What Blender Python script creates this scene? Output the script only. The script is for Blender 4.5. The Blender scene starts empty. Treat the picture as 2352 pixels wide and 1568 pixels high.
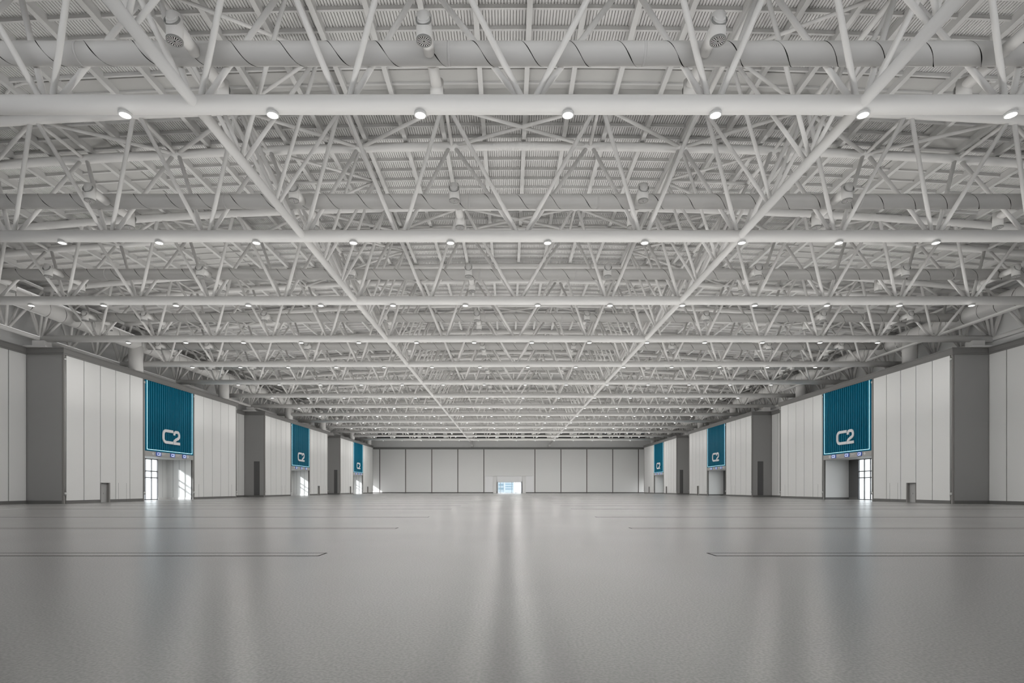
import bpy, math, random
from mathutils import Vector
random.seed(7)

# ------------------------------------------------------------------ camera, world, exposure
SC = bpy.context.scene
COL = SC.collection
EYE = 1.56
F = 1303.0                      # focal length in pixels of the 2352 px wide frame
VX, VY = 1168.2, 1122.0         # vanishing point of the hall axis
cam_d = bpy.data.cameras.new('camera')
cam = bpy.data.objects.new('camera', cam_d)
COL.objects.link(cam)
cam.location = (0, 0, EYE)
cam.rotation_euler = (math.radians(90), 0, 0)
cam_d.sensor_width = 36.0
cam_d.lens = F / 2352 * 36.0
cam_d.shift_x = (1176 - VX) / 2352
cam_d.shift_y = (VY - 784) / 2352
cam_d.clip_end = 2000
SC.camera = cam
SC.view_settings.view_transform = 'Standard'
SC.view_settings.look = 'None'
SC.view_settings.gamma = 1
SC.view_settings.use_curve_mapping = False
SC.view_settings.exposure = 0.24
SC.cycles.use_adaptive_sampling = True
SC.cycles.adaptive_min_samples = 24
SC.cycles.adaptive_threshold = 0.08
SC.cycles.max_bounces = 5
SC.cycles.diffuse_bounces = 3
SC.cycles.glossy_bounces = 2
SC.cycles.transparent_max_bounces = 8
SC.cycles.sample_clamp_indirect = 3.0
SC.cycles.caustics_reflective = False
SC.cycles.caustics_refractive = False

world = bpy.data.worlds.new('overcast_sky')
SC.world = world
world.use_nodes = True
wn = world.node_tree
bg = wn.nodes['Background']
bg.inputs['Color'].default_value = (0.97, 0.985, 1.0, 1)
bg.inputs['Strength'].default_value = 2.8
sun_d = bpy.data.lights.new('sun', 'SUN')
sun_d.energy = 5.0
sun_d.angle = math.radians(3)
sun = bpy.data.objects.new('sun', sun_d)
COL.objects.link(sun)
sun.rotation_euler = Vector((0.60, 0.75, -0.40)).to_track_quat('-Z', 'Y').to_euler()
LAMP_W = 125.0      # downward beam of each ceiling lamp
FILL_W = 105.0       # added upward fill hung under each lamp, no fitting there

# ------------------------------------------------------------------ helpers
def nm(name):
    m = bpy.data.materials.new(name)
    m.use_nodes = True
    return m, m.node_tree, m.node_tree.nodes['Principled BSDF']

def paint(name, col, rough=0.5, spec=0.3, var=0.03, scale=0.6, metallic=0.0):
    """painted surface with a faint procedural unevenness"""
    m, nt, b = nm(name)
    tc = nt.nodes.new('ShaderNodeTexCoord')
    nz = nt.nodes.new('ShaderNodeTexNoise')
    nz.inputs['Scale'].default_value = scale
    nz.inputs['Detail'].default_value = 3
    mr = nt.nodes.new('ShaderNodeMapRange')
    mr.inputs['To Min'].default_value = 1 - var
    mr.inputs['To Max'].default_value = 1 + var
    mx = nt.nodes.new('ShaderNodeMix')
    mx.data_type = 'RGBA'
    mx.blend_type = 'MULTIPLY'
    mx.inputs['Factor'].default_value = 1
    mx.inputs['A'].default_value = (*col, 1)
    cb = nt.nodes.new('ShaderNodeCombineColor')
    nt.links.new(tc.outputs['Object'], nz.inputs['Vector'])
    nt.links.new(nz.outputs['Fac'], mr.inputs['Value'])
    for c in ('Red', 'Green', 'Blue'):
        nt.links.new(mr.outputs['Result'], cb.inputs[c])
    nt.links.new(cb.outputs['Color'], mx.inputs['B'])
    nt.links.new(mx.outputs['Result'], b.inputs['Base Color'])
    b.inputs['Roughness'].default_value = rough
    b.inputs['Specular IOR Level'].default_value = spec
    b.inputs['Metallic'].default_value = metallic
    return m

def emit(name, col, strength):
    m, nt, b = nm(name)
    b.inputs['Base Color'].default_value = (*col, 1)
    b.inputs['Emission Color'].default_value = (*col, 1)
    b.inputs['Emission Strength'].default_value = strength
    return m

M = {}
M['steel'] = paint('white_steel_paint', (0.80, 0.79, 0.775), 0.5, 0.25, 0.02)
M['duct'] = paint('white_duct_cloth', (0.77, 0.76, 0.745), 0.6, 0.2, 0.025)
M['deck'] = paint('roof_deck_paint', (0.79, 0.78, 0.77), 0.55, 0.2, 0.02)
M['beam'] = paint('roof_beam_paint', (0.72, 0.715, 0.705), 0.55, 0.2, 0.02)
M['smooth'] = paint('smooth_ceiling_paint', (0.60, 0.595, 0.58), 0.6, 0.2, 0.02)
M['panel'] = paint('white_wall_panel', (0.80, 0.80, 0.79), 0.45, 0.3, 0.015, 0.15)
M['farpanel'] = paint('pale_wall_panel', (0.82, 0.82, 0.81), 0.5, 0.3, 0.015, 0.15)
M['joint'] = paint('dark_joint', (0.05, 0.047, 0.045), 0.7, 0.2)
M['strip'] = paint('brown_grey_strip', (0.11, 0.10, 0.095), 0.6, 0.2)
M['face'] = paint('mid_grey_cladding', (0.35, 0.346, 0.34), 0.5, 0.25, 0.02, 0.2)
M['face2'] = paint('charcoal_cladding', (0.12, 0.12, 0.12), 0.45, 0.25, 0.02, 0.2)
M['trim'] = paint('grey_trim', (0.23, 0.225, 0.22), 0.5, 0.25)
M['base'] = paint('dark_skirting', (0.17, 0.167, 0.163), 0.45, 0.3)
M['post'] = paint('grey_post', (0.27, 0.26, 0.25), 0.45, 0.3)
M['upper'] = paint('pale_grey_upper_wall', (0.78, 0.78, 0.775), 0.6, 0.2)
M['door'] = paint('grey_door_paint', (0.45, 0.45, 0.445), 0.45, 0.3)
M['teal'] = paint('teal_cladding', (0.0, 0.14, 0.235), 0.5, 0.08, 0.04, 0.4)
M['letter'] = paint('white_letter', (0.85, 0.85, 0.86), 0.4, 0.3)
M['sign'] = paint('blue_sign_face', (0.10, 0.17, 0.55), 0.4, 0.3)
M['signtext'] = emit('sign_text', (0.72, 0.78, 1.0), 0.5)
M['sigpale'] = paint('pale_lettering', (0.62, 0.62, 0.61), 0.5, 0.3)
M['beamgrey'] = paint('sign_beam_grey', (0.42, 0.415, 0.405), 0.45, 0.3)
M['led'] = emit('light_strip', (0.50, 0.88, 1.0), 0.8)
M['lampglow'] = emit('lamp_diffuser', (1, 0.99, 0.97), 6.0)
M['lampbody'] = paint('lamp_housing', (0.66, 0.66, 0.65), 0.4, 0.4)
M['black'] = paint('black_opening', (0.008, 0.008, 0.009), 0.8, 0.1)
M['grille'] = paint('grille_grey', (0.30, 0.30, 0.29), 0.5, 0.3)
M['seam'] = paint('dark_seam', (0.03, 0.029, 0.028), 0.9, 0.0)
M['frame'] = paint('window_frame_grey', (0.16, 0.16, 0.17), 0.4, 0.4)
M['white'] = paint('portal_white', (0.90, 0.90, 0.91), 0.45, 0.3)
M['pave'] = paint('outdoor_paving', (0.62, 0.62, 0.62), 0.8, 0.1)
M['bluebld'] = paint('blue_grey_facade', (0.25, 0.29, 0.32), 0.5, 0.3)
M['bluedark'] = paint('blue_window_band', (0.13, 0.19, 0.23), 0.4, 0.2)
M['metal'] = paint('brushed_metal', (0.55, 0.55, 0.54), 0.3, 0.5, 0.02, 5, 0.8)

# thin window glass
m, nt, b = nm('clear_glass')
out = nt.nodes['Material Output']
tr = nt.nodes.new('ShaderNodeBsdfTransparent')
tr.inputs['Color'].default_value = (0.93, 0.96, 0.97, 1)
gl = nt.nodes.new('ShaderNodeBsdfGlossy')
gl.inputs['Roughness'].default_value = 0.03
mxs = nt.nodes.new('ShaderNodeMixShader')
mxs.inputs['Fac'].default_value = 0.07
nt.links.new(tr.outputs[0], mxs.inputs[1])
nt.links.new(gl.outputs[0], mxs.inputs[2])
nt.links.new(mxs.outputs[0], out.inputs['Surface'])
M['glass'] = m

# polished concrete floor
m, nt, b = nm('polished_concrete')
tc = nt.nodes.new('ShaderNodeTexCoord')
n1 = nt.nodes.new('ShaderNodeTexNoise'); n1.inputs['Scale'].default_value = 0.12; n1.inputs['Detail'].default_value = 4
n2 = nt.nodes.new('ShaderNodeTexNoise'); n2.inputs['Scale'].default_value = 34; n2.inputs['Detail'].default_value = 3
n3 = nt.nodes.new('ShaderNodeTexVoronoi'); n3.inputs['Scale'].default_value = 42
for n in (n1, n2, n3):
    nt.links.new(tc.outputs['Object'], n.inputs['Vector'])
r1 = nt.nodes.new('ShaderNodeValToRGB')
r1.color_ramp.elements[0].position = 0.3; r1.color_ramp.elements[0].color = (0.28, 0.276, 0.27, 1)
r1.color_ramp.elements[1].position = 0.7; r1.color_ramp.elements[1].color = (0.31, 0.306, 0.30, 1)
nt.links.new(n1.outputs['Fac'], r1.inputs['Fac'])
r2 = nt.nodes.new('ShaderNodeValToRGB')
r2.color_ramp.elements[0].position = 0.36; r2.color_ramp.elements[0].color = (0.86, 0.86, 0.86, 1)
r2.color_ramp.elements[1].position = 0.62; r2.color_ramp.elements[1].color = (1.08, 1.08, 1.07, 1)
nt.links.new(n2.outputs['Fac'], r2.inputs['Fac'])
mx = nt.nodes.new('ShaderNodeMix'); mx.data_type = 'RGBA'; mx.blend_type = 'MULTIPLY'
mx.inputs['Factor'].default_value = 1
nt.links.new(r1.outputs['Color'], mx.inputs['A'])
nt.links.new(r2.outputs['Color'], mx.inputs['B'])
r3 = nt.nodes.new('ShaderNodeValToRGB')          # scattered darker pits
r3.color_ramp.elements[0].position = 0.07; r3.color_ramp.elements[0].color = (0.55, 0.55, 0.55, 1)
r3.color_ramp.elements[1].position = 0.14; r3.color_ramp.elements[1].color = (1, 1, 1, 1)
nt.links.new(n3.outputs['Distance'], r3.inputs['Fac'])
mx2 = nt.nodes.new('ShaderNodeMix'); mx2.data_type = 'RGBA'; mx2.blend_type = 'MULTIPLY'
mx2.inputs['Factor'].default_value = 0.5
nt.links.new(mx.outputs['Result'], mx2.inputs['A'])
nt.links.new(r3.outputs['Color'], mx2.inputs['B'])
nt.links.new(mx2.outputs['Result'], b.inputs['Base Color'])
b.inputs['Roughness'].default_value = 0.27
b.inputs['Specular IOR Level'].default_value = 0.4
bp = nt.nodes.new('ShaderNodeBump'); bp.inputs['Strength'].default_value = 0.025; bp.inputs['Distance'].default_value = 0.004
nt.links.new(n2.outputs['Fac'], bp.inputs['Height'])
nt.links.new(bp.outputs['Normal'], b.inputs['Normal'])
M['floor'] = m


class MB:
    """collects shapes for ONE mesh object"""
    def __init__(s):
        s.v = []; s.f = []; s.s = []; s.mi = []; s.cur = 0
    def face(s, idx, smooth=False):
        s.f.append(idx); s.s.append(smooth); s.mi.append(s.cur)
    def box(s, x0, x1, y0, y1, z0, z1):
        if x0 > x1: x0, x1 = x1, x0
        if y0 > y1: y0, y1 = y1, y0
        if z0 > z1: z0, z1 = z1, z0
        i = len(s.v)
        s.v += [(x0,y0,z0),(x1,y0,z0),(x1,y1,z0),(x0,y1,z0),(x0,y0,z1),(x1,y0,z1),(x1,y1,z1),(x0,y1,z1)]
        for q in ((0,3,2,1),(4,5,6,7),(0,1,5,4),(1,2,6,5),(2,3,7,6),(3,0,4,7)):
            s.face([i+k for k in q])
        return s
    def path(s, pts, r, n=12, caps=True):
        """tube along a polyline"""
        pts = [Vector(p) for p in pts]
        rings = []
        prev = None
        for k, p in enumerate(pts):
            a = pts[max(k-1, 0)]; c = pts[min(k+1, len(pts)-1)]
            t = (c - a).normalized()
            if prev is None:
                up = Vector((0,0,1)) if abs(t.z) < 0.9 else Vector((0,1,0))
                u = t.cross(up).normalized()
            else:
                u = (prev - t * prev.dot(t)).normalized()
            prev = u
            w = t.cross(u)
            i = len(s.v)
            rr = r[k] if isinstance(r, (list, tuple)) else r
            for j in range(n):
                an = 2*math.pi*j/n
                s.v.append(tuple(p + u*(rr*math.cos(an)) + w*(rr*math.sin(an))))
            rings.append(i)
        for a, c in zip(rings, rings[1:]):
            for j in range(n):
                k = (j+1) % n
                s.face([a+j, c+j, c+k, a+k], True)
        if caps:
            s.face([rings[0]+j for j in range(n)])
            s.face([rings[-1]+n-1-j for j in range(n)])
        return s
    def tube(s, a, b, r, n=12, caps=True):
        return s.path([a, b], r, n, caps)
    def strip_prism(s, pts, width, to3, depth):
        """flat lettering stroke along 2-D centreline pts, mitred, given depth; to3(u,v,w)->xyz"""
        n = len(pts)
        L = []; R = []
        for k in range(n):
            a = pts[max(k-1,0)]; c = pts[min(k+1,n-1)]; p = pts[k]
            def nrm(p0, p1):
                dx, dy = p1[0]-p0[0], p1[1]-p0[1]
                l = math.hypot(dx, dy) or 1
                return (-dy/l, dx/l)
            n1 = nrm(a, p) if k else nrm(p, c)
            n2 = nrm(p, c) if k < n-1 else nrm(a, p)
            mxx, myy = n1[0]+n2[0], n1[1]+n2[1]
            l = math.hypot(mxx, myy) or 1
            mxx /= l; myy /= l
            sc = 1/max(0.4, mxx*n1[0]+myy*n1[1])
            h = width/2*sc
            L.append((p[0]+mxx*h, p[1]+myy*h)); R.append((p[0]-mxx*h, p[1]-myy*h))
        i = len(s.v)
        for k in range(n):
            for (u, v) in (L[k], R[k]):
                s.v.append(tuple(to3(u, v, 0))); s.v.append(tuple(to3(u, v, depth)))
        for k in range(n-1):
            a = i+4*k; c = a+4
            s.face([a+1, a+3, c+3, c+1]); s.face([a, c, c+2, a+2])
            s.face([a, a+1, c+1, c]); s.face([a+2, c+2, c+3, a+3])
        s.face([i, i+2, i+3, i+1]); e = i+4*(n-1); s.face([e, e+1, e+3, e+2])
        return s
    def build(s, name, mat, parent=None, loc=None):
        me = bpy.data.meshes.new(name)
        me.from_pydata(s.v, [], s.f)
        mats = mat if isinstance(mat, (list, tuple)) else [mat]
        for mm in mats:
            me.materials.append(M[mm] if isinstance(mm, str) else mm)
        me.polygons.foreach_set('use_smooth', s.s)
        me.polygons.foreach_set('material_index', s.mi)
        me.update()
        o = bpy.data.objects.new(name, me)
        COL.objects.link(o)
        if parent is not None:
            o.parent = parent
        if loc is not None:
            o.location = loc
        return o

def tag(o, label, cat, group=None):
    o['label'] = label
    o['category'] = cat
    if group: o['group'] = group
    return o
def empty(name, loc):
    o = bpy.data.objects.new(name, None)
    o.empty_display_size = 0.3
    COL.objects.link(o)
    o.location = loc
    return o
def struct(o):
    o['kind'] = 'structure'
    return o
KIDS = {}
def kids(o):
    return list(o.children)
def copy_tree(o, parent=None):
    c = o.copy()
    COL.objects.link(c)
    if parent is not None:
        c.parent = parent
    for ch in kids(o):
        copy_tree(ch, c)
    return c
ORD = ['zeroth','first','second','third','fourth','fifth','sixth','seventh','eighth','ninth','tenth','eleventh','twelfth','thirteenth','fourteenth','fifteenth','sixteenth']
def px(x, d):
    return VX + F*x/d

# ------------------------------------------------------------------ hall dimensions
XC = 0.8                                    # centre line of the roof steel
HC = 15.6 + EYE                             # bottom chord centre
def zt(x):                                  # arched top chord height
    return 22.37 + EYE - 0.00105*(x-XC)**2
CH = [23.06 + 12*k for k in range(14)]      # the 14 transverse trusses
XI = {-1: -46.0, 1: 45.9}                   # inner wall planes
XO = {-1: -49.8, 1: 49.6}                   # recessed wall planes
FACES = [58.6, 106.9, 154.9]
BLEN = 37.4
YF = 199.5                                  # far wall
ZT0, ZT1 = 15.4, 16.1                       # top trim of the walls
YB = -14.0

# ------------------------------------------------------------------ floor
floor = MB().box(-62, 62, YB, YF+6, -0.3, 0).build('floor', 'floor')
struct(floor)
ground = MB().box(-400, 400, -100, 700, -0.6, -0.31).build('ground', 'pave')
struct(ground)

# ------------------------------------------------------------------ roof deck, purlins, rafters
RB = 0.30                                   # rafter bottom above top-chord centre
RH = 0.48
def zdeck(x):
    return zt(x) + RB + RH
dk = MB()
PITCH = 0.15
x = -50.6
prof = []
while x < 52.0:
    z = zdeck(x)
    prof += [(x, z), (x+0.114, z), (x+0.116, z+0.12), (x+0.148, z+0.12)]
    x += PITCH
Y0, Y1 = 6.0, YF
for (xx, zz) in prof:
    dk.v.append((xx, Y0, zz)); dk.v.append((xx, Y1, zz))
for k in range(len(prof)-1):
    a = 2*k
    dk.face([a, a+1, a+3, a+2])
ceiling = struct(dk.build('ceiling', 'deck'))
# weather skin above the ribbed sheet
sk = MB()
for k in range(41):
    xx = -50.8 + 103.2*k/40
    sk.v += [(xx, YB-0.4, zdeck(xx)+0.25), (xx, Y1+0.5, zdeck(xx)+0.25)]
for k in range(40):
    a = 2*k
    sk.face([a, a+1, a+3, a+2])
sk.build('roof_skin', 'deck', ceiling)
def arch_strip(mb, y0, y1, dz0, dz1, xa=-50.6, xb=52.0, n=26):
    i = len(mb.v)
    for k in range(n+1):
        xx = xa + (xb-xa)*k/n
        z = zdeck(xx)
        mb.v += [(xx,y0,z+dz0),(xx,y1,z+dz0),(xx,y1,z+dz1),(xx,y0,z+dz1)]
    for k in range(n):
        a = i+4*k; c = a+4
        for q in range(4):
            r = (q+1) % 4
            mb.face([a+q, c+q, c+r, a+r])
    mb.face([i, i+1, i+2, i+3]); e = i+4*n; mb.face([e+3, e+2, e+1, e])
def purlin(mb, y):
    arch_strip(mb, y, y+0.03, -0.19, 0.0)
    arch_strip(mb, y+0.03, y+0.12, -0.19, -0.165)
pur0 = None
rest = MB()
ys = [24.6 + 1.25*k for k in range(140)]
ys = [y for y in ys if y < YF-0.5]
mbp = MB(); purlin(mbp, 0.0)
for k, y in enumerate(ys):
    if k < 99:
        if pur0 is None:
            pur0 = mbp.build('purlin', 'beam', ceiling, (0, y, 0))
        else:
            o = pur0.copy(); COL.objects.link(o); o.location.y = y; o.parent = ceiling
    else:
        purlin(rest, y)
o = rest.build('purlin', 'beam', ceiling); o['kind'] = 'stuff'
RSP = 2.57
k0 = -20
for k in range(k0, 21):
    xr = 1.0 + RSP*k
    if xr < -50.3 or xr > 51.6: continue
    zb = zt(xr) + RB
    mb = MB()
    mb.box(xr-0.13, xr+0.13, Y0, Y1, zb, zb+0.03)
    mb.box(xr-0.10, xr+0.10, Y0, Y1, zb+0.03, zb+RH-0.002)
    mb.build('rafter', 'beam', ceiling)
# smooth ceiling bands
sm = MB()
arch_strip(sm, 31.2, 33.7, -0.09, -0.02, -26.9, 27.2, 24)
for (xa, xb) in ((-29.6, -25.9), (26.2, 29.9)):
    arch_strip(sm, 33.7, 58.0, -0.09, -0.02, xa, xb, 4)
sm.build('smooth_ceiling_band', 'smooth', ceiling)
# curved edging at the left and right corner of the smooth band
for sgn, xe in ((-1, -26.0), (1, 26.3)):
    pts = []
    for k in range(13):
        an = math.pi/2*k/12
        xx = xe + sgn*3.2*math.sin(an)
        pts.append((xx, 31.0 + 3.0*(1-math.cos(an)), zdeck(xx)-0.2))
    MB().path(pts, 0.07, 8).build('curved_edging', 'steel', ceiling)

# ------------------------------------------------------------------ transverse roof trusses
BN = [0.0]
for n in range(8):
    BN += [7.5+6*n, -(7.5+6*n)]
BN = sorted(BN)
TN = sorted([s*(4.5+6*n) for n in range(8) for s in (-1, 1)])
W = 2.0
def make_truss(k):
    """origin on the bottom chord axis at the roof centre line"""
    t = empty('roof_truss', (XC, CH[k], HC))
    def tz(xr):
        return zt(XC+xr) - HC
    MB().tube((-49.5, 0, 0), (49.5, 0, 0), 0.35, 24).build('bottom_chord', 'steel', t)
    for s in (-1, 1):
        pts = [(xr, s*W, tz(xr)) for xr in [-49.5 + 99*i/22 for i in range(23)]]
        MB().path(pts, 0.27, 18).build('top_chord', 'steel', t)
    nodes = sorted([(b, 'b') for b in BN] + [(q, 't') for q in TN])
    for (xa, ka), (xb, kb) in zip(nodes, nodes[1:]):
        if ka == kb: continue
        for s in (-1, 1):
            pa = (xa, 0, 0) if ka == 'b' else (xa, s*W, tz(xa))
            pb = (xb, 0, 0) if kb == 'b' else (xb, s*W, tz(xb))
            # pull the foot slightly along the chord so the members land side by side
            off = 0.22
            d = 1 if xb > xa else -1
            if ka == 'b': pa = (xa + off, s*0.10, 0.12)
            else: pa = (xa + 0.14, pa[1], pa[2])
            if kb == 'b': pb = (xb - off, s*0.10, 0.12)
            else: pb = (xb - 0.14, pb[1], pb[2])
            MB().tube(pa, pb, 0.122, 12).build('diagonal', 'steel', t)
    for s in (-1, 1):
        MB().tube((s*49.4, 0, 0), (s*49.4, -W, tz(49.5)), 0.13, 12).build('end_diagonal', 'steel', t)
        MB().tube((s*49.4, 0, 0), (s*49.4, W, tz(49.5)), 0.13, 12).build('end_diagonal', 'steel', t)
    for q in TN:
        MB().tube((q, -W, tz(q)), (q, W, tz(q)), 0.11, 10).build('strut', 'steel', t)
    br = [((-4.5, W), (4.5, -W)), ((4.5, W), (-4.5, -W))]
    for s in (-1, 1):
        for q in (10.5, 22.5, 34.5, 46.5):
            br.append(((s*q, W), (s*(q-6), -W)))
            if q < 46: br.append(((s*q, W), (s*(q+6), -W)))
    for (a, b) in br:
        MB().tube((a[0], a[1], tz(a[0])), (b[0], b[1], tz(b[0])), 0.115, 10).build('brace', 'steel', t)
    return t
truss0 = make_truss(0)
for k in range(14):
    t = truss0 if k == 0 else copy_tree(truss0)
    t.location = (XC, CH[k], HC)
    if k == 0: lab = 'white tubular roof truss closest to the camera, with the thickest bottom chord'
    elif k == 13: lab = 'white tubular roof truss farthest away, just before the end wall'
    else: lab = 'white tubular roof truss crossing the hall, %s from the camera' % ORD[k+1]
    tag(t, lab, 'roof truss', 'tubular trusses across the hall')

# ------------------------------------------------------------------ longitudinal trusses
def long_truss(side, xr):
    X = XC + xr
    t = empty('longitudinal_truss', (X, CH[0], HC))
    y1 = YF - 1.0 - CH[0]
    MB().tube((0, -13, -0.02), (0, y1, -0.02), 0.22, 18).build('bottom_chord', 'steel', t)
    lat = (-3.0, 3.0)
    zz = {l: zt(X+l) - HC for l in lat}
    mem = []
    for n in range(-1, 15):
        c = 12*n
        for l in lat:
            mem.append(('top_chord', (l, c+2, zz[l]), (l, c+10, zz[l]), 0.14))
            for (b, tt) in ((4, 2), (4, 6), (8, 6), (8, 10)):
                mem.append(('diagonal', (0, c+b + (0.15 if tt > b else -0.15), 0.05), (l, c+tt, zz[l]), 0.10))
        mem.append(('strut', (-3, c+6, zz[-3.0]), (3, c+6, zz[3.0]), 0.10))
        ins, ou = (3.0, -3.0) if side < 0 else (-3.0, 3.0)
        for yy in (2, 10):
            mem.append(('brace', (ou, c+yy, zz[ou]), (ins, c+6, zz[ins]), 0.09))
    mem = [q for q in mem if q[2][1] < y1 and q[1][1] < y1]
    nd = 0
    rest = MB()
    for (nme, a, b, r) in mem:
        if nme == 'diagonal':
            nd += 1
            if nd > 99:
                rest.tube(a, b, r, 8); continue
        MB().tube(a, b, r, 12).build(nme, 'steel', t)
    if rest.v:
        o = rest.build('diagonal', 'steel', t); o['kind'] = 'stuff'
    # bracket on the end wall
    MB().box(-0.35, 0.35, y1-1.6, y1+0.9, -0.9, -0.2).build('wall_bracket', 'steel', t)
    tag(t, 'white tubular truss running away to the end wall, %s of the two' % ('left' if side < 0 else 'right'), 'roof truss', 'long trusses along the hall')
long_truss(-1, -13.5)
long_truss(1, 13.5)

# ------------------------------------------------------------------ edge trusses above the side walls
def edge_truss(side):
    X = XC + side*49.5
    t = empty('edge_truss', (X, CH[0], HC))
    y1 = YF - 0.6 - CH[0]
    MB().tube((0, 8, -0.02), (0, y1, -0.02), 0.22, 16).build('bottom_chord', 'steel', t)
    zo = zt(X) - HC; zi = zt(X - side*2) - HC
    MB().tube((0, 8, zo), (0, y1, zo), 0.14, 10).build('top_chord', 'steel', t)
    MB().tube((-side*2, 8, zi), (-side*2, y1, zi), 0.14, 10).build('top_chord', 'steel', t)
    rest = MB(); nd = 0
    c = 20
    while c + 2 < y1:
        for s in (-1, 1):
            for (lx, lz) in ((0, zo), (-side*2, zi)):
                nd += 1
                a = (0, c + 0.14*s, 0.05); b = (lx, c+2*s, lz)
                if nd > 98: rest.tube(a, b, 0.13, 8)
                else: MB().tube(a, b, 0.13, 10).build('diagonal', 'steel', t)
        c += 4
    o = rest.build('diagonal', 'steel', t); o['kind'] = 'stuff'
    tag(t, 'white tubular edge truss above the %s side wall' % ('left' if side < 0 else 'right'), 'roof truss', 'edge trusses above the side walls')
edge_truss(-1)
edge_truss(1)

# bearings of the trusses that land on the grey pier ends
for side in (-1, 1):
    for j, d in enumerate((CH[3], CH[7], CH[11])):
        X = -48.62 if side < 0 else 48.6
        t = empty('truss_bearing', (X, d, ZT1))
        MB().box(-0.62, 0.62, -0.45, 0.55, 0.16, HC-ZT1-0.27).build('bearing_block', 'steel', t)
        MB().box(-1.15, 1.15, -0.95, 0.85, 0.0, 0.16).build('base_plate', 'beam', t)
        tag(t, 'square white bearing block on a plate above the %s grey pier, %s wall' % (['nearest', 'second', 'farthest'][j], 'left' if side < 0 else 'right'), 'bearing', 'truss bearings on the piers')

# ------------------------------------------------------------------ ceiling lamps
lamp_light = bpy.data.lights.new('lamp_light', 'AREA')
lamp_light.shape = 'DISK'
lamp_light.size = 0.36
lamp_light.energy = LAMP_W
lamp_light.color = (1.0, 0.985, 0.96)
ceiling_fill = bpy.data.lights.new('ceiling_fill', 'AREA')  # added fill light that shines up to brighten the roof steel
ceiling_fill.shape = 'DISK'
ceiling_fill.size = 0.36
ceiling_fill.energy = FILL_W
ceiling_fill.color = (1.0, 0.985, 0.96)
ceiling_fill_end = ceiling_fill.copy()
ceiling_fill_end.energy = FILL_W*1.1
lamp_light_end = lamp_light.copy()
lamp_light_end.energy = LAMP_W*2.4      # the last two rows wash the end wall
def make_lamp():
    t = empty('ceiling_lamp', (0, 0, 0))
    mb = MB()
    n = 28
    prof = [(0.10, 0.12), (0.245, 0.10), (0.25, 0.02), (0.245, 0.0), (0.205, 0.0), (0.20, 0.045)]
    for (r, z) in prof:
        for j in range(n):
            a = 2*math.pi*j/n
            mb.v.append((r*math.cos(a), r*math.sin(a), z))
    for q in range(len(prof)-1):
        for j in range(n):
            k = (j+1) % n
            mb.face([q*n+j, q*n+k, (q+1)*n+k, (q+1)*n+j], q in (1, 3))
    mb.face(list(range(n)))
    mb.build('housing', 'lampbody', t)
    mb = MB()
    prof = [(0.203, 0.02), (0.16, 0.0), (0.08, -0.012)]
    for (r, z) in prof:
        for j in range(n):
            a = 2*math.pi*j/n
            mb.v.append((r*math.cos(a), r*math.sin(a), z))
    for q in range(2):
        for j in range(n):
            k = (j+1) % n
            mb.face([q*n+j, (q+1)*n+j, (q+1)*n+k, q*n+k], True)
    mb.face([2*n+n-1-j for j in range(n)], True)
    mb.build('diffuser', 'lampglow', t)
    l = bpy.data.objects.new('lamp_light', lamp_light)
    COL.objects.link(l); l.parent = t; l.location = (0, 0, -0.03)
    l = bpy.data.objects.new('ceiling_fill', ceiling_fill)
    COL.objects.link(l); l.parent = t; l.location = (0, 0, -7.0); l.rotation_euler = (math.pi, 0, 0)
    return t
lamp0 = None
for k in range(14):
    row = []
    for n in range(-6, 8):
        X = -3.59 + 6*n
        if -40 < px(X, CH[k]) < 2392: row.append(X)
    for i, X in enumerate(row):
        if lamp0 is None: lamp0 = make_lamp(); t = lamp0
        else: t = copy_tree(lamp0)
        t.location = (X, CH[k], HC - 0.35 - 0.09)
        if k > 11:
            for ch in t.children:
                if ch.type == 'LIGHT': ch.data = ceiling_fill_end if ch.data == ceiling_fill else lamp_light_end
        m_ = len(row)
        if i < (m_+1)//2: pos = ('leftmost lamp' if i == 0 else '%s lamp from the left' % ORD[i+1])
        else: pos = ('rightmost lamp' if i == m_-1 else '%s lamp from the right' % ORD[m_-i])
        rowname = 'nearest' if k == 0 else ('farthest' if k == 13 else ORD[k+1] + ' nearest')
        tag(t, 'round white lamp under the %s roof truss, %s' % (rowname, pos), 'ceiling lamp', 'round lamps under the trusses')

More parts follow.
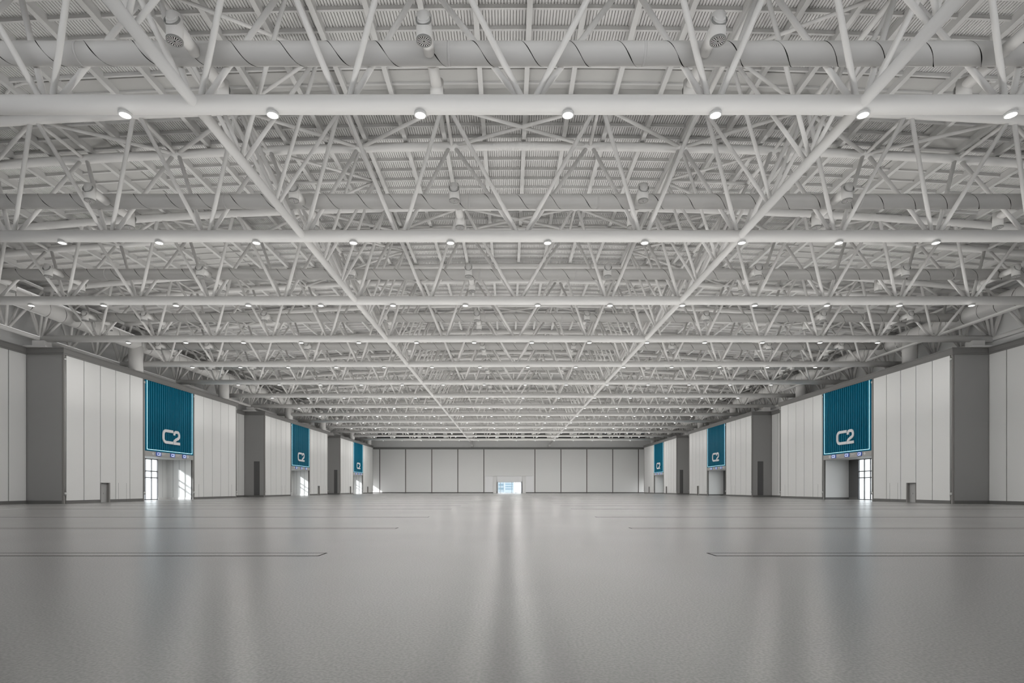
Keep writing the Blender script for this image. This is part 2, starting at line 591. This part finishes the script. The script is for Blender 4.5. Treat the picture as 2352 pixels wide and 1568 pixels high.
# ------------------------------------------------------------------ spiral ducts
DZ = 17.88 + EYE
DR = 0.43
def helix(mb, x0, x1, r, pitch, sgn, width, axis='x', phase=0.0):
    """dark seam ribbon wound on a duct"""
    n = int(abs(x1-x0)/pitch*28)
    i = len(mb.v)
    for k in range(n+1):
        x = x0 + (x1-x0)*k/n
        a = sgn*2*math.pi*(x-x0)/pitch + phase
        wv = width*(0.75+0.5*math.sin(k*0.7)*math.sin(k*0.13))
        for dx in (-wv/2, wv/2):
            c, s_ = math.cos(a), math.sin(a)
            if axis == 'x': mb.v.append((x+dx, r*c, r*s_))
            else: mb.v.append((r*c, x+dx, r*s_))
    for k in range(n):
        a = i+2*k
        mb.face([a, a+1, a+3, a+2], True)
NOZ = [-43.0, -37.0, -24.8, -12.72, -3.22, 7.97, 20.05, 31.9, 40.8]
noz_cache = {}
def nozzle(parent, X, s):
    """s=-1 towards the camera, +1 away: branch pipe, drum, collar, grille"""
    if s not in noz_cache:
        ln = 1.72
        PZ = -0.17
        mb = MB()
        mb.tube((0, s*ln, -0.83), (0, s*ln, 0.12), 0.295, 24)
        drum = mb.build('air_nozzle', 'duct', parent)
        MB().tube((0, s*0.30, PZ), (0, s*(ln+0.2), PZ), 0.235, 20).build('branch_pipe', 'duct', drum)
        mb = MB()
        R0, R1 = 0.235, 0.30
        n = 28
        for yy, rr in ((ln+0.14, R1), (ln+0.22, R1), (ln+0.22, R1-0.035), (ln+0.12, R1-0.035)):
            for j in range(n):
                a = 2*math.pi*j/n
                mb.v.append((rr*math.cos(a), s*yy - s*0.34*rr*math.sin(a), PZ + 0.94*rr*math.sin(a)))
        for q in range(3):
            for j in range(n):
                k = (j+1) % n
                mb.face([q*n+j, q*n+k, (q+1)*n+k, (q+1)*n+j], True)
        mb.build('collar', 'grille', drum)
        MB().tube((0, s*(ln+0.05), PZ-0.02), (0, s*(ln+0.24), PZ+0.05), 0.215, 20).build('end_cap', 'duct', drum)
        # grille: rim, dark throat and radial blades
        mb = MB()
        z = -0.84
        mb.cur = 0
        for rr, zz in ((0.30, z+0.05), (0.30, z-0.02), (0.245, z-0.02), (0.245, z+0.02)):
            for j in range(n):
                a = 2*math.pi*j/n
                mb.v.append((rr*math.cos(a), s*ln+rr*math.sin(a), zz))
        for q in range(3):
            for j in range(n):
                k = (j+1) % n
                mb.face([q*n+j, q*n+k, (q+1)*n+k, (q+1)*n+j], q == 0)
        mb.cur = 1
        i = len(mb.v)
        for j in range(n):
            a = 2*math.pi*j/n
            mb.v.append((0.25*math.cos(a), s*ln+0.25*math.sin(a), z+0.004))
        mb.face([i+j for j in range(n)])
        mb.cur = 2
        for j in range(16):
            a = 2*math.pi*j/16; a2 = a+0.19
            i = len(mb.v)
            for (rr, aa) in ((0.03, a), (0.245, a), (0.245, a2), (0.03, a2)):
                mb.v.append((rr*math.cos(aa), s*ln+rr*math.sin(aa), z-0.012))
            mb.face([i, i+1, i+2, i+3])
        mb.build('grille', ['grille', 'black', 'deck'], drum)
        noz_cache[s] = drum
        drum.location = (X, 0, 0)
    else:
        drum = copy_tree(noz_cache[s], parent)
        drum.location = (X, 0, 0)
def make_duct():
    t = empty('spiral_duct', (0, 0, DZ))
    xa, xb = XC-47+0.93, XC+47-0.93
    MB().tube((xa, 0, 0), (xb, 0, 0), DR, 36).build('duct_body', 'duct', t)
    mb = MB()
    helix(mb, 7.9, xa, DR+0.006, 1.97, 1, 0.045, phase=0.9)
    helix(mb, 8.3, xb, DR+0.006, 1.97, 1, 0.045, phase=0.6)
    mb.build('spiral_seam', 'seam', t)
    for X in (-33.5, -17.6, -2.45, 5.55, 21.8, 37.0):
        MB().tube((X-0.05, 0, 0), (X+0.05, 0, 0), DR+0.012, 36).build('joint_ring', 'deck', t)
    for X in NOZ:
        nozzle(t, X, -1); nozzle(t, X+0.05, 1)
    return t
duct0 = make_duct()
for k in range(14):
    t = duct0 if k == 0 else copy_tree(duct0)
    t.location = (0, CH[k]+0.27, DZ)
    lab = 'white spiral seamed duct with nozzles, inside the %s roof truss' % ('nearest' if k == 0 else 'farthest' if k == 13 else ORD[k+1] + ' nearest')
    tag(t, lab, 'air duct', 'spiral ducts across the hall')

# big ducts along both side walls, with risers to the plant rooms
RZ = 18.05 + EYE
for side in (-1, 1):
    X = XC + side*47
    t = empty('side_duct', (X, 0, RZ))
    MB().tube((0, 26, 0), (0, YF-4, 0), 0.88, 36).build('duct_body', 'duct', t)
    mb = MB()
    helix(mb, 26, 196, 0.886, 2.0, side, 0.06, 'y', 0.4)
    mb.build('spiral_seam', 'seam', t)
    for y in (48.5, 68.5, 86, 112, 140, 165):
        MB().tube((0, y-0.07, 0), (0, y+0.07, 0), 0.905, 36).build('joint_ring', 'deck', t)
    rs = (70.3, 92.0, 119.2, 140.8, 167.2, 187.5) if side < 0 else (67.6, 92.8, 120.5, 141.0, 168.0, 187.5)
    for y in rs:
        MB().tube((0, y, ZT1-RZ), (0, y, 0.2), 0.79, 28).build('riser', 'duct', t)
    tag(t, 'fat spiral seamed duct along the top of the %s side wall' % ('left' if side < 0 else 'right'), 'air duct', 'long ducts above the side walls')
# cable tray on the right
t = empty('cable_tray', (46.4, 0, 16.5+EYE))
mb = MB(); mb.box(-0.2, 0.2, 40, 96, -0.02, 0.02); mb.box(-0.2, -0.17, 40, 96, 0.02, 0.16); mb.box(0.17, 0.2, 40, 96, 0.02, 0.16)
mb.build('tray', 'steel', t)
for y in (52, 60, 68, 76, 84, 92):
    MB().tube((0, y, 0.0), (0, y, 1.9), 0.03, 8).build('hanger_rod', 'steel', t)
tag(t, 'thin pale cable tray running below the right side duct', 'cable tray')

# ------------------------------------------------------------------ side walls
NAME = {-1: 'left', 1: 'right'}
NEARNESS = ['nearest', 'second', 'farthest']
PZ0 = 0.33
def wall_for(side):
    xi, xo = XI[side], XO[side]
    def B(mb, xa, xb, *r):     # depth measured outwards from the hall
        mb.box(side*xa, side*xb, *r)
    ai, ao = abs(xi), abs(xo)
    pan = MB(); bak = MB(); fac = MB(); tri = MB(); bas = MB(); sea = MB(); up = MB(); roof = MB()
    G = 0.05
    def panel_run(a, plane, y0, y1, n, hole=None):
        w = (y1-y0)/n
        for q in range(n):
            p0, p1 = y0+q*w+G, y0+(q+1)*w-G
            if hole and hole[0] < p1 and hole[1] > p0:
                h0, h1, hz = max(hole[0], p0), min(hole[1], p1), hole[2]
                if h0-p0 > 0.03: B(pan, plane, plane+0.08, p0, h0, PZ0, ZT0)
                if p1-h1 > 0.03: B(pan, plane, plane+0.08, h1, p1, PZ0, ZT0)
                B(pan, plane, plane+0.08, h0, h1, hz, ZT0)
            else:
                B(pan, plane, plane+0.08, p0, p1, PZ0, ZT0)
    for j, f in enumerate([10.4] + FACES):
        j -= 1
        e = f + BLEN
        o0, o1 = f+13.15, f+24.1
        doors = {-1: [], 0: [5.37], 1: [29.8], 2: [9.3, 29.6]}[j]
        DW = 1.53
        # near half: 5 panels, far half: 5 panels
        hn = [d_ for d_ in doors if d_ < 13]; hf = [d_ for d_ in doors if d_ > 20]
        panel_run(0, ai, f+0.37, o0-0.35, 5, (f+hn[0], f+hn[0]+DW, 2.25) if hn else None)
        panel_run(0, ai, o1+0.35, e-0.30, 5, (f+hf[0], f+hf[0]+DW, 2.25) if hf else None)
        def backing(y0, y1, hs):
            cur = y0
            for d_ in hs:
                B(bak, ai+0.16, ai+0.45, cur, f+d_-0.02, 0, ZT0)
                B(bak, ai+0.32, ai+0.45, f+d_-0.02, f+d_+DW+0.02, 0, 2.27)
                B(bak, ai+0.16, ai+0.45, f+d_-0.02, f+d_+DW+0.02, 2.27, ZT0)
                cur = f+d_+DW+0.02
            B(bak, ai+0.16, ai+0.45, cur, y1, 0, ZT0)
        backing(f+0.05, o0-0.1, hn); backing(o1+0.1, e, hf)
        B(bak, ai+0.5, ai+0.7, o0-0.1, o1+0.1, 5.96, ZT0)
        # skirting
        def skirt(y0, y1, hs):
            cur = y0
            for d_ in hs:
                B(bas, ai+0.015, ai+0.14, cur, f+d_, 0, PZ0-0.02); cur = f+d_+DW
            B(bas, ai+0.015, ai+0.14, cur, y1, 0, PZ0-0.02)
        skirt(f+0.37, o0-0.35, hn); skirt(o1+0.35, e-0.3, hf)
        # pier faces at both ends
        for (y0, y1) in ((f, f+0.3), (e-0.3, e)):
            B(fac, ai+0.17, ao+0.45, y0, y1, PZ0, ZT0)
            B(bas, ai+0.17, ao+0.45, y0+0.02, y1-0.02, 0, PZ0)
        # top trim, stepped
        for (za, zb, pr) in ((ZT0, ZT0+0.16, 0.10), (ZT0+0.16, ZT1-0.10, 0.16), (ZT1-0.10, ZT1, 0.24)):
            B(tri, ai-pr, ai+0.4, f-pr, e+pr, za, zb)
            B(tri, ai+0.4, ao+0.2, f-pr, f+0.4, za, zb)
            B(tri, ai+0.4, ao+0.2, e-0.4, e+pr, za, zb)
        B(roof, ai+0.4, ao+1.2, f+0.4, e-0.4, ZT1-0.3, ZT1-0.02)
        # seams low on the panels
        for (q, s0) in ((0.5, 66.9-58.6), (0.5, 68.3-58.6), (0.5, 25.6), (0.5, 35.6)):
            B(sea, ai-0.006, ai+0.02, f+s0, f+s0+0.025, 0.02, 2.25)
    # recesses
    ends = [(48.1, FACES[0]), (FACES[0]+BLEN, FACES[1]), (FACES[1]+BLEN, FACES[2]), (FACES[2]+BLEN, YF)]
    for j, (y0, y1) in enumerate(ends):
        n = 5 if y1-y0 > 9 else 3
        if j == 3:
            B(bak, ao+0.16, ao+0.45, y0, y1, 4.4, ZT1)
            w = (y1-y0)/n
            for q in range(n): B(pan, ao, ao+0.08, y0+q*w+G, y0+(q+1)*w-G, 4.4, ZT0)
        else:
            panel_run(0, ao, y0, y1, n)
            B(bak, ao+0.16, ao+0.45, y0, y1, 0, ZT1)
            B(bas, ao+0.015, ao+0.14, y0, y1, 0, PZ0-0.02)
        for (za, zb, pr) in ((ZT0, ZT0+0.16, 0.10), (ZT0+0.16, ZT1-0.10, 0.16), (ZT1-0.10, ZT1, 0.24)):
            B(tri, ao-pr, ao+0.4, y0+0.1, y1-0.1, za, zb)
    # upper wall above the trims, behind the edge truss
    B(up, ao+1.0, ao+1.3, YB-0.4, YF+0.4, ZT1-0.1, 22.3)
    B(up, ao+0.75, ao+1.05, YB, YF, ZT1-0.12, HC-0.28)
    w_ = pan.build('wall_' + NAME[side], 'panel'); struct(w_)
    bak.build('joint_backing', 'joint', w_)
    sea.build('panel_seam', 'base', w_)
    w2 = up.build('wall_' + NAME[side], 'upper'); struct(w2)
    roof.build('plant_room_roof', 'beam', w2)
    w3 = fac.build('wall_' + NAME[side], 'face'); struct(w3)
    struct(tri.build('trim_1' if side < 0 else 'trim_2', 'trim'))
    struct(bas.build('baseboard_' + NAME[side], 'base'))
wall_for(-1)
wall_for(1)

mb = MB(); mb.box(-51.2, 51.2, YB-0.4, YB, 0, 8.0); mb.box(-51.2, 51.2, YB-0.4, YB, 20.0, 26)  # unseen back wall, its wide gap added to let daylight in
struct(mb.build('wall_back', 'farpanel'))
struct(MB().box(-85, 60, YB-30, YB-0.4, 22.0, 22.4).build('unseen_sun_block', 'upper'))  # unseen slab added to keep the sun out of the back opening
for side in (-1, 1):
    mb = MB(); mb.box(side*(abs(XO[side])+0.1), side*(abs(XO[side])+0.4), YB, 10.3, 0, ZT1)
    struct(mb.build('wall_' + NAME[side], 'panel'))

# ------------------------------------------------------------------ bays: banner, sign beam, posts, vestibule, doors
def stroke_C(w, h, s):
    r = 0.55
    pts = [(w, h-s/2)]
    for k in range(9):
        a = math.pi/2 + math.pi/2*k/8
        pts.append((s/2+r + r*math.cos(a), h-s/2-r + r*math.sin(a)))
    for k in range(9):
        a = math.pi + math.pi/2*k/8
        pts.append((s/2+r + r*math.cos(a), s/2+r + r*math.sin(a)))
    pts.append((w, s/2))
    return pts
def stroke_2(w, h, s):
    r = 0.42
    x0, x1 = s/2, w-s/2
    top = h-s/2
    pts = [(x0, h*0.66)]
    for k in range(8):
        a = math.pi - math.pi/2*k/7
        pts.append((x0+r + r*math.cos(a), top-r + r*math.sin(a)))
    for k in range(8):
        a = math.pi/2 - math.pi/2*k/7
        pts.append((x1-r + r*math.cos(a), top-r + r*math.sin(a)))
    ym = h*0.60
    for k in range(1, 7):
        a = k/6
        pts.append((x1 - 0.30*a*a, ym - 0.30*a))
    pts.append((x0+0.42, h*0.36))
    for k in range(1, 6):
        a = k/5
        pts.append((x0+0.42-0.42*math.sin(a*math.pi/2), h*0.36 - 0.36*a))
    pts.append((x0, s/2)); pts.append((w, s/2))
    return pts
def bay(side, j):
    f = FACES[j]
    ai, ao = abs(XI[side]), abs(XO[side])
    sd, nr = NAME[side], NEARNESS[j]
    o0, o1 = f+13.15, f+24.1
    yc = (o0+o1)/2
    zb = 6.40
    def B(mb, xa, xb, *r): mb.box(side*xa, side*xb, *r)
    # --- banner
    t = empty('hall_sign', (side*ai, yc, zb))
    T = lambda v: (v[0]-side*ai, v[1]-yc, v[2]-zb)
    def fin(mb, name, mat, par):
        mb.v = [T(v) for v in mb.v]
        return mb.build(name, mat, par)
    mb = MB()
    B(mb, ai+0.40, ai+0.46, o0, o1, zb, ZT0)
    nslat = 21
    y0, y1 = o0+0.55, o1-0.55
    w = (y1-y0)/nslat
    for q in range(nslat):
        B(mb, ai-0.04, ai+0.40, y0+q*w+w*0.18, y0+(q+1)*w-w*0.18, zb+0.30, ZT0-0.02)
    for (a, b) in ((o0, o0+0.42), (o1-0.42, o1)): B(mb, ai-0.04, ai+0.40, a, b, zb, ZT0-0.02)
    B(mb, ai-0.04, ai+0.40, o0+0.42, o1-0.42, zb, zb+0.24)
    panel = fin(mb, 'ribbed_panel', 'teal', t)
    mb = MB()
    B(mb, ai-0.07, ai-0.035, o0+0.33, o0+0.405, zb+0.17, ZT0-0.05)
    B(mb, ai-0.07, ai-0.035, o1-0.405, o1-0.33, zb+0.17, ZT0-0.05)
    B(mb, ai-0.07, ai-0.035, o0+0.405, o1-0.405, zb+0.17, zb+0.235)
    fin(mb, 'light_strip', 'led', t)
    # lettering reads left to right as seen from the hall
    s_ = 1 if side < 0 else -1
    h = 1.92; zl = 7.60
    u0 = -1.98
    def to3(u, v, d): return (side*(ai-0.05-d), yc + s_*u, zl+v)
    for (pts, off) in ((stroke_C(2.34, h, 0.38), 0.0), (stroke_2(1.50, h, 0.36), 2.44)):
        mb = MB()
        mb.strip_prism([(u0+off+u, v) for (u, v) in pts], 0.37, to3, 0.10)
        fin(mb, 'letter', 'letter', t)
    tag(t, 'teal ribbed C2 sign with glowing border on the %s wall, %s of three' % (sd, nr), 'sign', 'teal C2 signs over the side doors')
    # --- sign beam below it
    t = empty('sign_beam', (side*ai, yc, 5.74))
    T = lambda v: (v[0]-side*ai, v[1]-yc, v[2]-5.74)
    mb = MB(); B(mb, ai-0.02, ai+0.30, o0, o1, 5.74, zb-0.01)
    fin(mb, 'beam', 'beamgrey', t)
    for q, (u, w2) in enumerate(((-2.75, 1.05), (0.35, 1.0), (3.15, 0.9))):
        mb = MB(); ya = yc+s_*(u-w2/2); yb = yc+s_*(u+w2/2)
        B(mb, ai-0.10, ai-0.02, ya, yb, 5.84, 6.36)
        sg = fin(mb, 'direction_sign', 'sign', t)
        def to3(uu, vv, d): return (side*(ai-0.101-d), yc + s_*uu, 5.92+vv)
        mb = MB()
        kx = w2/1.0
        c = [(a*0.16*kx, b*0.19) for (a, b) in stroke_C(2.1, 1.92, 0.3)]
        d2 = [(a*0.16*kx, b*0.19) for (a, b) in stroke_2(1.7, 1.92, 0.3)]
        mb.strip_prism([(u-0.34*kx+a, b) for (a, b) in c], 0.075, to3, 0.012)
        mb.strip_prism([(u+0.05*kx+a, b) for (a, b) in d2], 0.075, to3, 0.012)
        fin(mb, 'sign_lettering', 'signtext', sg)
    for (u, dirn) in ((-3.75, -1), (4.0, 1)):
        def to3(uu, vv, d): return (side*(ai-0.021-d), yc + s_*(u+dirn*uu), 6.10+vv)
        mb = MB()
        mb.strip_prism([(-0.22, 0), (0.24, 0)], 0.07, to3, 0.012)
        mb.strip_prism([(0.04, 0.18), (0.24, 0), (0.04, -0.18)], 0.07, to3, 0.014)
        fin(mb, 'arrow', 'letter', t)
    for (u, w2) in ((-1.65, 0.95), (1.65, 0.95)):
        mb = MB()
        for vv, ww in ((6.18, w2), (6.05, w2*0.7)):
            ya = yc+s_*(u-w2/2); yb = ya+s_*ww
            B(mb, ai-0.03, ai-0.02, ya, yb, vv, vv+0.07)
        fin(mb, 'small_lettering', 'sigpale', t)
    tag(t, 'grey beam with blue direction signs under the %s C2 sign, %s wall' % (nr, sd), 'sign', 'sign beams over the side doors')
    # --- posts with round pipes
    for (yy, wd, what) in ((f+0.02, 0.34, 'near corner of the %s bay'), (o0-0.33, 0.32, 'near side of the %s opening'), (o1+0.01, 0.32, 'far side of the %s opening'), (f+BLEN-0.32, 0.30, 'far corner of the %s bay')):
        p = empty('corner_post', (side*ai, yy+wd/2, 0))
        T2 = lambda v: (v[0]-side*ai, v[1]-yy-wd/2, v[2])
        mb = MB(); B(mb, ai-0.02, ai+0.16, yy, yy+wd*0.5, 0, ZT0)
        B(mb, ai+0.06, ai+0.16, yy+wd*0.5, yy+wd, 0, ZT0)
        mb.v = [T2(v) for v in mb.v]; mb.build('post_profile', 'post', p)
        xp = side*(-0.02) ; yp = wd*0.05
        MB().tube((xp, yp, 1.0), (xp, yp, 15.1), 0.065, 12).build('round_pipe', 'beamgrey', p)
        for zz in (0.95, 14.95):
            mb = MB(); mb.path([(xp, yp, zz-0.12), (xp, yp, zz-0.06), (xp, yp, zz+0.16), (xp, yp, zz+0.24)], [0.06, 0.13, 0.13, 0.07], 14)
            mb.build('pipe_fitting', 'metal', p)
        tag(p, ('slim grey post with round pipe at the ' + what + ', %s wall') % (nr, sd), 'post', 'grey posts on the side walls')
    # --- vestibule behind the opening
    mb = MB()
    dk = MB()
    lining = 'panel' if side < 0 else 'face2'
    z1 = 5.74
    for (ya, yb, sgn) in ((o1+0.02, o1+0.3, -1), (o0-0.3, o0-0.02, 1)):
        B(mb, ai+0.31, ao+0.3, ya, yb, 0, z1)
    B(mb, ai+0.30, ao+0.3, o0-0.1, o1+0.1, z1, z1+0.2)
    v1 = struct(mb.build('wall_' + sd, 'panel'))
    mb = MB()
    for (ya, yb) in ((o1-2.1, o1+0.3), (o0-0.3, o0+2.1)):
        B(mb, ao, ao+0.3, ya, yb, 0, z1)
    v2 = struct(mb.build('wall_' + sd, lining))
    mb = MB()
    for yy in (o1+0.005, o0-0.02):
        for q in range(1, 4):
            xx = ai+0.3 + (ao-ai-0.3)*q/4
            B(mb, xx-0.02, xx+0.02, yy, yy+0.02, 0.3, z1)
    for yy in (o1-1.05, o1-2.08):
        B(mb, ao-0.006, ao+0.01, yy, yy+0.03, 0.3, z1)
    if side < 0: mb.build('panel_joint', 'post', v1)
    mb = MB()
    B(mb, ai+0.31, ao, o1-0.03, o1+0.02, 0, 0.3); B(mb, ao-0.03, ao, o1-2.1, o1, 0, 0.3)
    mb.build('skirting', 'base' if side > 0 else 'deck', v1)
    # glazed entrance at the back of it
    g0, g1 = o0+2.1, o1-2.1
    wname = 'window_%d' % (1 + j + (3 if side > 0 else 0))
    wroot = MB(); n = 5
    for q in range(n+1):
        yy = g0 + (g1-g0)*q/n
        B(wroot, ao+0.05, ao+0.17, yy-0.06, yy+0.06, 0, z1)
    for zz in (0.04, 3.1, 4.0, z1-0.05):
        B(wroot, ao+0.04, ao+0.18, g0, g1, zz-0.07, zz+0.07)
    fr = struct(wroot.build(wname, 'frame'))
    for q in range(n):
        ya = g0 + (g1-g0)*q/n + 0.04; yb = g0 + (g1-g0)*(q+1)/n - 0.04
        for (za, zb2) in ((0.09, 3.05), (3.15, 3.95), (4.05, z1-0.1)):
            MB().box(side*(ao+0.10), side*(ao+0.115), ya, yb, za, zb2).build('pane', 'glass', fr)
    # --- single doors
    dd = {0: [(5.37, 'nearest')], 1: [(29.8, 'second')], 2: [(9.3, 'third'), (29.6, 'farthest')]}[j]
    for (off, which) in dd:
        ya = f+off; yb = ya+1.53
        num = {'nearest': 1, 'second': 2, 'third': 3, 'farthest': 4}[which] + (4 if side > 0 else 0)
        mb = MB(); B(mb, ai+0.26, ai+0.31, ya+0.05, yb-0.2, 0.01, 2.2)
        dleaf = struct(mb.build('door_%d' % num, 'door'))
        mb = MB()
        B(mb, ai-0.01, ai+0.31, yb-0.2, yb-0.01, 0, 2.24); B(mb, ai-0.01, ai+0.31, ya, ya+0.05, 0, 2.24)
        B(mb, ai-0.01, ai+0.31, ya+0.05, yb-0.2, 2.2, 2.25)
        mb.build('door_frame', 'post', dleaf)
        mb = MB(); B(mb, ai+0.20, ai+0.26, yb-0.75, yb-0.62, 1.0, 1.06)
        B(mb, ai+0.235, ai+0.26, yb-0.71, yb-0.64, 0.92, 1.12)
        mb.build('door_handle', 'metal', dleaf)
for side in (-1, 1):
    for j in range(3):
        bay(side, j)
# tall dark patches, thin slabs set on the farther pier faces
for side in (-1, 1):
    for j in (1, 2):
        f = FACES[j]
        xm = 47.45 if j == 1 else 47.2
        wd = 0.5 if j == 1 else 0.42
        t = empty('tall_dark_patch', (side*xm, f-0.02, 0.33))
        MB().box(-wd, wd, -0.03, 0.02, 0.0, 6.35).build('patch_slab', 'face2', t)
        MB().box(-wd-0.03, wd+0.03, -0.01, 0.02, 0.0, 6.38).build('patch_edge', 'strip', t)
        tag(t, 'tall narrow dark patch on the %s grey pier of the %s wall' % (['', 'second', 'farthest'][j], NAME[side]), 'panel', 'tall dark patches on the grey piers')

# ------------------------------------------------------------------ far wall
XL = [-45.3, -36.2, -27.0, -17.85, -8.7, 9.25, 18.4, 27.5, 36.6, 45.65]
fw = MB()
edges = [-51.5] + XL + [51.5]
for a, b in zip(edges, edges[1:]):
    if a == -8.7:
        fw.box(a+0.14, b-0.14, YF, YF+0.1, 6.2, ZT0)
    else:
        fw.box(a+0.14, b-0.14, YF, YF+0.1, 0.36, ZT0)
far = struct(fw.build('wall_far', 'farpanel'))
mb = MB()
mb.box(-51.5, -8.7, YF+0.12, YF+0.4, 0, ZT1); mb.box(9.25, 51.5, YF+0.12, YF+0.4, 0, ZT1)
mb.box(-8.7, 9.25, YF+0.12, YF+0.4, 6.1, ZT1)
for X in XL: mb.box(X-0.14, X+0.14, YF-0.03, YF+0.12, 0, ZT0)
mb.build('wall_strip', 'strip', far)
mb = MB(); mb.box(-51.5, -8.56, YF-0.02, YF+0.1, 0, 0.34); mb.box(9.11, 51.5, YF-0.02, YF+0.1, 0, 0.34)
struct(mb.build('baseboard_far', 'base'))
mb = MB()
for (za, zb, pr) in ((ZT0, ZT0+0.16, 0.10), (ZT0+0.16, ZT1-0.10, 0.16), (ZT1-0.10, ZT1, 0.24)):
    mb.box(-49.4, 49.3, YF-pr, YF+0.4, za, zb)
struct(mb.build('trim_3', 'trim'))
mb = MB()
mb.box(-51.5, 52.0, YF+0.1, YF+0.4, ZT1, 18.6)
mb.box(-51.5, 52.0, YF+0.1, YF+0.4, 21.3, 26.0)
c0 = 1.6
for n in range(-6, 7):
    X = -4.1 + 9.1*n
    mb.box(X-0.6, X+0.6, YF+0.05, YF+0.4, 18.6, 21.3)
up = struct(mb.build('wall_far', 'upper'))
for n in range(-6, 6):
    X0 = -4.1 + 9.1*n + 0.6
    t = MB().box(X0, X0+7.9, YF+0.2, YF+0.3, 18.6, 21.3)
    o = t.build('ventilation_opening', 'black')
    pos = ('%s from the left' % ORD[n+7]) if n < 0 else ('%s from the right' % ORD[6-n])
    tag(o, 'black ventilation opening high on the end wall, %s' % pos, 'vent', 'black openings high on the end wall')

# entrance portal in the end wall
t = empty('entrance_portal', (0.28, YF, 0))
ox = 0.28
mb = MB(); mb.box(-8.72-ox, -3.9-ox, 0.1, 0.4, 0, 6.15); mb.box(4.57-ox, 9.27-ox, 0.1, 0.4, 0, 6.15); mb.box(-3.9-ox, 4.57-ox, 0.1, 0.4, 3.95, 6.15)
mb.build('backing', 'farpanel', t)
mb = MB(); mb.box(-8.56-ox, 9.11-ox, -0.25, 0.1, 6.02, 6.2); mb.build('canopy_strip', 'panel', t)
mb = MB(); mb.box(-4.05-ox, 4.72-ox, -0.06, 0.1, 3.93, 6.0); mb.build('header_panel', 'white', t)
for (a, b) in ((-8.2, -5.5), (6.1, 8.8)):
    MB().box(a-ox, b-ox, -0.05, 0.1, 0.36, 6.0).build('side_panel', 'white', t)
for (a, b) in ((-5.4, -4.15), (4.82, 6.0)):
    MB().box(a-ox, b-ox, -0.14, 0.1, 0, 6.0).build('pilaster', 'farpanel', t)
mb = MB(); mb.box(-8.56-ox, -5.45-ox, 0.0, 0.12, 0, 0.34); mb.box(6.05-ox, 9.11-ox, 0.0, 0.12, 0, 0.34)
mb.build('skirting', 'base', t)
mb = MB(); mb.box(-8.56-ox, -8.2-ox, -0.02, 0.1, 0.36, 6.0); mb.box(8.8-ox, 9.11-ox, -0.02, 0.1, 0.36, 6.0)
mb.build('edge_strip', 'farpanel', t)
tag(t, 'white entrance portal in the middle of the end wall', 'entrance')
# porch with glass front beyond the portal
mb = MB()
mb.box(-4.15, -3.86, YF+0.1, YF+6, 0, 4.2); mb.box(4.53, 4.82, YF+0.1, YF+6, 0, 4.2)
mb.box(-4.15, 4.82, YF+0.1, YF+6, 3.95, 4.2)
struct(mb.build('wall_porch', 'white'))
mb = MB()
for X in (-3.7, -2.95, 1.2, 2.57, 4.45): mb.box(X-0.06, X+0.06, YF+5.6, YF+5.75, 0, 3.95)
mb.box(-3.86, 4.53, YF+5.6, YF+5.75, 0.0, 0.1); mb.box(-3.86, 4.53, YF+5.6, YF+5.75, 3.85, 3.95)
wf = struct(mb.build('window_7', 'white'))
for (a, b) in ((-3.64, -3.01), (-2.89, 1.14), (1.26, 2.51), (2.63, 4.39)):
    MB().box(a, b, YF+5.65, YF+5.67, 0.1, 3.85).build('pane', 'glass', wf)
# buildings outside
def building(x0, x1, y0, y1, h, lab, fl, mat='bluebld'):
    t = empty('office_building', ((x0+x1)/2, y0, 0))
    cx = (x0+x1)/2
    MB().box(x0-cx, x1-cx, 0, y1-y0, -0.3, h).build('facade', mat, t)
    z = 1.2
    while z + fl*0.5 < h:
        MB().box(x0-cx+0.4, x1-cx-0.4, -0.06, 0.1, z, z+fl*0.45).build('window_band', 'bluedark', t)
        z += fl
    tag(t, lab, 'building', 'buildings outside the far entrance')
building(-7.5, -2.2, 280, 300, 5.6, 'pale blue building outside the far entrance, on the left', 1.9)
building(-1.9, 2.4, 262, 280, 5.3, 'pale blue building outside the far entrance, on the right', 1.1)

# ------------------------------------------------------------------ floor trench covers
TY = [13.45, 22.4, 31.3, 43.5, 52.0, 60.7, 69.4, 78.4, 87.2] + [96 + 8.8*k for k in range(9)]
for side in (-1, 1):
    for k, y in enumerate(TY):
        xa = -4.4 if side < 0 else 4.8
        xb = XI[side] - side*0.4
        if k in (0,):
            pass
        t = empty('trench_cover', (xa, y, 0))
        w = 0.32
        mb = MB()
        mb.box(0, xb-xa, -w, -w+0.05, 0.0, 0.004); mb.box(0, xb-xa, w-0.055, w, 0.0, 0.004)
        mb.box(0, side*0.035, -w+0.05, w-0.055, 0.0, 0.004)
        mb.build('cover_frame', 'seam', t)
        MB().box(side*0.035, xb-xa, -w+0.05, w-0.055, 0.0, 0.003).build('cover_plate', 'floor', t)
        tag(t, 'long flush trench cover across the %s half of the floor, %s from the camera' % (NAME[side], 'nearest' if k == 0 else (ORD[k+1] if k < 16 else ['seventeenth', 'eighteenth'][k-16])), 'floor cover', 'trench covers in the floor')
